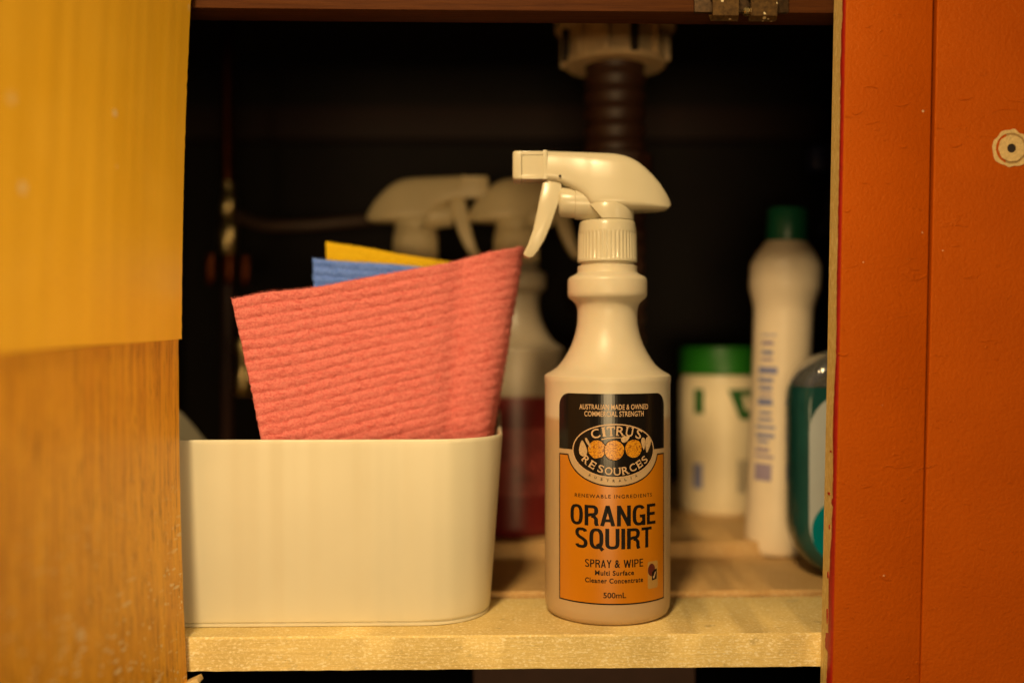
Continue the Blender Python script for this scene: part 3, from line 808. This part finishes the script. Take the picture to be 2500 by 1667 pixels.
def stroke_word(s, w, h, z0, mat, weight=1.0, gap=0.075, lift=0.24, cx=0.0):
    total = sum(GLY[c][0] if c != ' ' else .3 for c in s) + gap * (len(s) - 1)
    sx = w / total; bm = bmesh.new(); x = cx - w / 2
    for c in s:
        if c == ' ': x += (.3 + gap) * sx; continue
        gw, strokes = GLY[c]
        for st in strokes:
            P = [Vector((x + a * sx, b * h)) for a, b in st]; closed = (P[0] - P[-1]).length < 1e-4; row = []
            for i, p in enumerate(P):
                if closed: d = P[(i + 1) % (len(P) - 1)] - P[(i - 1) % (len(P) - 1)] if i not in (0, len(P) - 1) else P[1] - P[-2]
                else: d = P[min(i + 1, len(P) - 1)] - P[max(i - 1, 0)]
                d.normalize(); nn = Vector((-d.y, d.x))
                hw = T / 2 * weight
                off = Vector((nn.x * hw * sx * 1.0, nn.y * hw * h * .86))
                row.append((bm.verts.new((p.x + off.x, 0, z0 + p.y + off.y)), bm.verts.new((p.x - off.x, 0, z0 + p.y - off.y))))
            for a, b in zip(row, row[1:]): bm.faces.new((a[0], b[0], b[1], a[1]))
        x += (gw + gap) * sx
    bmesh.ops.bisect_plane(bm, geom=bm.verts[:] + bm.edges[:] + bm.faces[:], plane_co=(0, 0, z0 + h), plane_no=(0, 0, 1), clear_outer=True)
    if 'Q' not in s: bmesh.ops.bisect_plane(bm, geom=bm.verts[:] + bm.edges[:] + bm.faces[:], plane_co=(0, 0, z0), plane_no=(0, 0, -1), clear_outer=True)
    return pr('lettering', bm, mat, lab, lift)
stroke_word('ORANGE', 50.6, 11.1, 54.6, 'label_ink')
stroke_word('SQUIRT', 44.6, 11.1, 42.2, 'label_ink')
stroke_word('SPRAY', 14.6, 4.3, 32.2, 'label_ink', 0.92, 0.10, cx=-9.1)
words('&', 3.0, 4.3, 34.35, 'label_ink', 0.22, 1.0, cx=1.4)
stroke_word('WIPE', 11.6, 4.3, 32.2, 'label_ink', 0.92, 0.10, cx=10.6)
words('Multi Surface', 21.4, 2.75, 29.4, 'label_ink', 0.27, 1.12)
words('Cleaner Concentrate', 32.6, 2.75, 25.2, 'label_ink', 0.27, 1.12)
words('500mL', 12.4, 3.1, 17.4, 'label_ink', 0.15, 1.0)
def c7(x, y):
    s = (x - 1200) * 0.0272 * 1.02
    return LR * math.asin(max(-1, min(1, s / LR))), EZ - (y - 730) * 0.0272
def serif(ch, cx, cz, w, h, ang):
    """letter with short slab serifs on its stems"""
    b = text_bm(ch, w, h, cx, cz, 0.12, 1.0, ang)
    feet = {'I': [(0, 1), (0, -1)], 'T': [(0, -1), (-.46, .8, 1), (.46, .8, 1)], 'R': [(-.34, -1), (.38, -1), (-.3, 1)], 'U': [(-.36, 1), (.36, 1)], 'E': [(-.36, 1), (-.36, -1), (.40, .78, 1), (.42, -.78, 1)]}.get(ch, [])
    ca, sa = math.cos(R(ang)), math.sin(R(ang)); parts = [b]
    for f in feet:
        vert = len(f) == 3
        hw, hh = (0.05 * h, 0.12 * h) if vert else (0.17 * h, 0.045 * h)
        ox, oz = f[0] * w, f[1] * (h / 2 - hh)
        q = [(-hw, -hh), (hw, -hh), (hw, hh), (-hw, hh)]
        parts.append(flat([(cx + (ox + x) * ca - (oz + z) * sa, cz + (ox + x) * sa + (oz + z) * ca) for x, z in q]))
    return join(*parts)
def arc_word(letters, w, h, mat, lift=0.30):
    bms = []
    for ch, x, y, ang, ws in letters:
        ax, az = c7(x, y); bms.append(serif(ch, ax, az, w * ws, h, ang))
    return pr('lettering', join(*bms), mat, lab, lift)
arc_word([('C', 825, 392, 17, 1.1), ('I', 985, 352, 8, .32), ('T', 1125, 338, 3, 1.0), ('R', 1310, 338, -4, 1.05), ('U', 1490, 356, -10, .95), ('S', 1680, 405, -18, .8)], 4.3, 5.1, 'label_cream')
arc_word([('R', 650, 915, -42, 1), ('E', 775, 1012, -30, .9), ('S', 930, 1085, -19, .85), ('O', 1080, 1125, -8, 1.1), ('U', 1245, 1136, 2, 1), ('R', 1405, 1118, 11, 1.0), ('C', 1555, 1065, 22, 1.0), ('E', 1690, 1000, 32, .85), ('S', 1800, 920, 42, .8)], 3.7, 4.2, 'label_cream')
bms = []
for ch, x, y, ang in (('A', 720, 1218, -24), ('U', 830, 1262, -18), ('S', 945, 1293, -11), ('T', 1062, 1314, -5), ('R', 1180, 1322, 0), ('A', 1300, 1316, 5), ('L', 1412, 1298, 10), ('I', 1522, 1270, 15), ('A', 1625, 1232, 20)):
    ax, az = c7(x, y); bms.append(text_bm(ch, 0.4 if ch == 'I' else 1.2, 1.35, ax, az, 0.2, 1.0, ang))
pr('lettering', join(*bms), 'label_ink', lab, 0.12)
# fruit and leaves of the emblem
def blob(x, y, r, seed):
    ax, az = c7(x, y); rr = r * 0.0272
    return [(ax + rr * (1 + .05 * noise.noise((math.cos(t) * 2, math.sin(t) * 2, seed))) * math.cos(t), az + rr * (1 + .05 * noise.noise((math.cos(t) * 2, math.sin(t) * 2, seed))) * math.sin(t)) for t in [2 * math.pi * k / 40 for k in range(40)]]
for k, (x, y, r) in enumerate(((855, 700, 178), (1575, 690, 178), (1190, 715, 195))):
    pr('fruit_outline', flat(blob(x, y, r + 14, k)), 'label_ink', lab, 0.26 + .03 * k)
    pr('fruit', flat(blob(x, y, r, k)), 'label_fruit', lab, 0.275 + .03 * k)
def leaf(x, y, l, w, ang):
    ax, az = c7(x, y); pts = []
    for k in range(24):
        t = 2 * math.pi * k / 24; u = math.cos(t) * l / 2 * .0272; v = math.sin(t) * w / 2 * .0272 * (1 - .5 * math.cos(t))
        pts.append((ax + u * math.cos(R(ang)) - v * math.sin(R(ang)), az + u * math.sin(R(ang)) + v * math.cos(R(ang))))
    return flat(pts)
for a in ((590, 690, 320, 160, 95), (1870, 620, 330, 130, -100), (1775, 600, 250, 90, -85), (1410, 490, 190, 110, 25), (690, 580, 230, 50, -60)):
    pr('leaf', leaf(*a), 'label_leaf', lab, 0.34)
pr('stem', flat([c7(940, 495), c7(1080, 468), c7(1200, 458), c7(1320, 462), c7(1320, 476), c7(1200, 474), c7(1080, 484), c7(940, 512)]), 'label_cream', lab, 0.30)
# small certification mark at the lower right
SX, SZ = 23.4, 27.0
seal = pr('seal', flat([(SX + x, SZ + z) for x, z in rrect(-3.9, 3.9, -7.6, 7.2, 1.2, 4)]), plain('seal_paper', (0.42, 0.24, 0.06), 0.5, var=0.1), lab, 0.20)
pr('seal_disc', flat([(SX - 1.1 + x, z) for x, z in ell(2.7, 3.4, SZ + 2.6, 28)]), plain('seal_maroon', (0.10, 0.014, 0.010), 0.4), lab, 0.26)
pr('seal_square', flat([(SX - .9, SZ - 3.2), (SX + 2.9, SZ - 2.7), (SX + 3.1, SZ + 2.8), (SX + 1.4, SZ + 2.6), (SX - .8, SZ + 1.2)]), 'label_ink', lab, 0.28)
pr('seal_tick', flat([(SX - .2, SZ - 1.2), (SX + .5, SZ - 2.3), (SX + 1.1, SZ - 1.9), (SX + 2.3, SZ + 1.2), (SX + 1.7, SZ + 1.3), (SX + .6, SZ - .8)]), 'label_cream', lab, 0.32)
# pivot dot on the side of the head
pd = lathe([(0, -0.2), (0.75, -0.2), (0.75, 0.2), (0, 0.2)], 14)
for v in pd.verts: v.co = Vector((-27.6 + v.co.x, -9.35 + v.co.z * 2, 247.4 + v.co.y))
obj('pivot_hole', pd, 'hole', main)

# ---------------------------------------------------------------- white bottle with dark green cap
def marks(parent, rad, items, lift=0.25, rot=0):
    for name, mat, x0, x1, z0, z1 in items:
        obj(name, wrap(flat([(x0, z0), (x1, z0), (x1, z1), (x0, z1)]), rad + lift, rot), mat, parent, None)
wb = thing('cleaner_bottle', 'tall white bottle with dark green cap and blue print', 'bottle', (187, 712, 3.2))
wb.rotation_euler = (0, R(2.4), 0)
prof = [(0, 0.4), (15, 0.4), (17.5, 0), (19.3, 1.5), (20.4, 5), (20.6, 20), (20.4, 60), (20.2, 120), (20.6, 160), (20.8, 172), (21.4, 176), (23.4, 183), (24.7, 188), (25.0, 191), (25.0, 203), (24.4, 206.5), (21.0, 213.5), (17.0, 219), (15.0, 222), (0, 222)]
wbody = obj('body', lathe(prof, 72), 'pearl_white', wb, 40)
obj('cap', lathe([(0, 222.2), (14.3, 222.2), (14.6, 223), (14.2, 244), (13.4, 245.6), (0, 245.6)], 60), 'dark_green', wb, 40)
# moulded grip hollow under the shoulder
items = []; zz = 170; rg = random.Random(4)
while zz > 50:
    dz = rg.choice((1.6, 2.2, 3.0, 3.0, 5.0, 12.0)); w = rg.uniform(5, 8)
    items.append(('printed_line', rg.choice(('print_blue', 'print_violet', 'print_blue')), -w, w * rg.uniform(.5, 1), zz - dz, zz)); zz -= dz + rg.uniform(1.4, 4.0)
marks(wb, 20.35, items, 0.2, -42)

# ---------------------------------------------------------------- white jar with green lid
jr = thing('plastic_jar', 'white plastic jar with bright green lid at the back', 'jar', (174, 824, 14))
obj('body', lathe([(0, .4), (29, .4), (31, 0), (33, 1.5), (34.2, 5), (34.5, 20), (34.5, 105), (33.8, 110), (32.5, 113), (0, 113)], 72), 'jar_white', jr, 40)
obj('lid', lathe([(0, 113.2), (34, 113.2), (34.8, 114), (34.8, 133), (33.6, 135.5), (31, 136), (0, 136)], 72), 'green_lid', jr, 40)
marks(jr, 34.5, [('printed_patch', 'print_green', -24, -15, 82, 102), ('printed_patch', 'print_blue', -25, -16, 22, 42)], 0.2, -12)
obj('printed_patch', wrap(flat([(2, 102), (26, 102), (26, 78), (12, 78)]), 34.7, -8), 'print_green', jr, None)
obj('printed_patch', wrap(flat([(14, 98), (20, 96), (23, 84), (16, 86)]), 34.8, -8), 'jar_white', jr, None)
for k in range(9): obj('barcode_line', wrap(flat([(10 + k * 1.3, 20), (10.8 + k * 1.3 - .3 * (k % 2), 20), (10.8 + k * 1.3 - .3 * (k % 2), 46), (10 + k * 1.3, 46)]), 34.7, -8), 'print_grey', jr, None)

# ---------------------------------------------------------------- teal dish soap bottle
ts = thing('soap_bottle', 'teal dish soap bottle with pale label, half hidden by the red upright', 'bottle', (222, 646, 3.2))
def stadium(x0, x1, z0, z1, r, yh, n=10):
    """flattened bottle: rounded outline in x-z, softly rounded front to back"""
    out = rrect(x0, x1, z0, z1, r, n); rings = []
    cx, cz = (x0 + x1) / 2, (z0 + z1) / 2
    for y, ins in ((-1, 9), (-.98, 6), (-.86, 2.6), (-.6, .7), (-.2, 0), (.2, 0), (.6, .7), (.86, 2.6), (.98, 6), (1, 9)):
        rings.append([(cx + (x - cx) * (1 - ins / ((x1 - x0) / 2)), y * yh, cz + (z - cz) * (1 - ins / ((z1 - z0) / 2))) for x, z in out])
    return loft(rings)
def cut(bm, z, above):
    bmesh.ops.bisect_plane(bm, geom=bm.verts[:] + bm.edges[:] + bm.faces[:], plane_co=(0, 0, z), plane_no=(0, 0, 1), clear_outer=not above, clear_inner=above)
    bmesh.ops.holes_fill(bm, edges=[e for e in bm.edges if e.is_boundary], sides=0)
    return bm
obj('body', cut(stadium(-42, 42, 0, 146, 34, 21), 122, False), 'teal_rim', ts, 60)
obj('clear_top', cut(stadium(-42, 42, 0, 146, 34, 21), 122.3, True), 'clear_shell', ts, 60)
obj('cap', lathe([(0, 144), (13, 144), (13, 165), (9, 170), (0, 170)], 40), 'dark_green', ts, 40)
def plate(x0, x1, z0, z1, r, y0, y1):
    o = rrect(x0, x1, z0, z1, r, 8); return loft([[(x, y, z) for x, z in o] for y in (y0, y1)])
sl = obj('label', plate(-35.5, 40, 10, 119, 26, -21.5, -20.9), 'soap_label', ts, None)
obj('label_band', plate(-34, 40, 11.2, 52, 20, -21.9, -21.4), 'teal_liquid', sl, None)

# ---------------------------------------------------------------- plumbing
dp = thing('drain_pipe', 'sink waste pipe with large lugged nut hanging above the front bottle', 'pipe', (73, 706, 340))
def lug(i, k): return 0
nutb = lathe([(0, 8), (34.5, 8), (36, 9.5), (36, 13), (35, 14), (34.6, 33), (0, 33)], 64)
nut = obj('nut', nutb, 'pipe_nut', dp, 40)
obj('flange', lathe([(0, 31), (36, 31), (42.5, 34), (43, 40), (40, 46), (0, 46)], 64, ), 'pipe_nut', dp, 40)
for k in range(12):
    a = 2 * math.pi * (k + .5) / 12
    b2 = box(33, 39, -2.4, 2.4, 10, 34, 0.8)
    bmesh.ops.rotate(b2, verts=b2.verts, cent=(0, 0, 0), matrix=Matrix.Rotation(a, 3, 'Z'))
    obj('lug', b2, 'pipe_nut' if k % 3 else 'hole', nut, 40)
corr = [(0, 0, 9 - 3.0 * k) for k in range(65)]
tail = [(0, 38 - 38 * math.cos(a), -185 - 38 * math.sin(a)) for a in [math.pi * k / 12 for k in range(1, 13)]] + [(0, 76, -150), (0, 110, -142), (0, 294, -140)]
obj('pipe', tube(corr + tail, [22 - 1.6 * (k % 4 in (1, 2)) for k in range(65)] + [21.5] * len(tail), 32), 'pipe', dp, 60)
obj('back_nut', lathe([(0, -78), (26, -78), (27, -76), (27, -56), (25, -54), (0, -54)], 12), 'pipe', dp, 30)
sv = thing('stop_valve', 'copper water pipe and brass stop valve in the dark left corner', 'valve', (-236, 826, 14))
obj('pipe', tube([(0, 0, 272), (0, 0, 417)], 5.2, 20), 'copper', sv, 60)
vb = obj('valve_body', lathe([(0, 212), (6, 212), (7.5, 216), (8.5, 226), (8, 236), (5.5, 243), (7.5, 247), (7.5, 258), (6, 262), (6, 272), (0, 272)], 32), 'brass', sv, 40)
hd = obj('handle', lathe([(0, 196), (7, 196), (8, 198), (8, 210), (6, 212.5), (0, 212.5)], 32), 'copper', sv, 40)
for k in range(4):
    a = R(20 + 90 * k)
    obj('handle_lug', lathe([(0, 186), (3.2, 187), (4.2, 191), (4.2, 207), (3.2, 212), (0, 213)], 20, 14 * math.cos(a), 14 * math.sin(a)), 'copper', hd, 60)
obj('lower_pipe', tube([(0, 0, 0), (0, 0, 197)], 4.5, 16), 'pipe', sv, 60)
fl = obj('lower_fitting', lathe([(0, 96), (6, 96), (8, 100), (8, 112), (5, 116), (5, 130), (8.5, 133), (8.5, 141), (0, 141)], 24, 14, -2), 'brass', sv, 40)
bmw = tube(smooth_path([(-228, 826, 258), (-205, 822, 250), (-170, 822, 250), (-140, 826, 253), (-100, 836, 258), (-60, 850, 262), (0, 900, 262), (40, 998, 260)]), 4.6, 14)
hs = obj('water_hose', bmw, 'hose', None, 60)
tag(hs, 'thin dark hose running from the stop valve behind the spray bottles', 'hose')
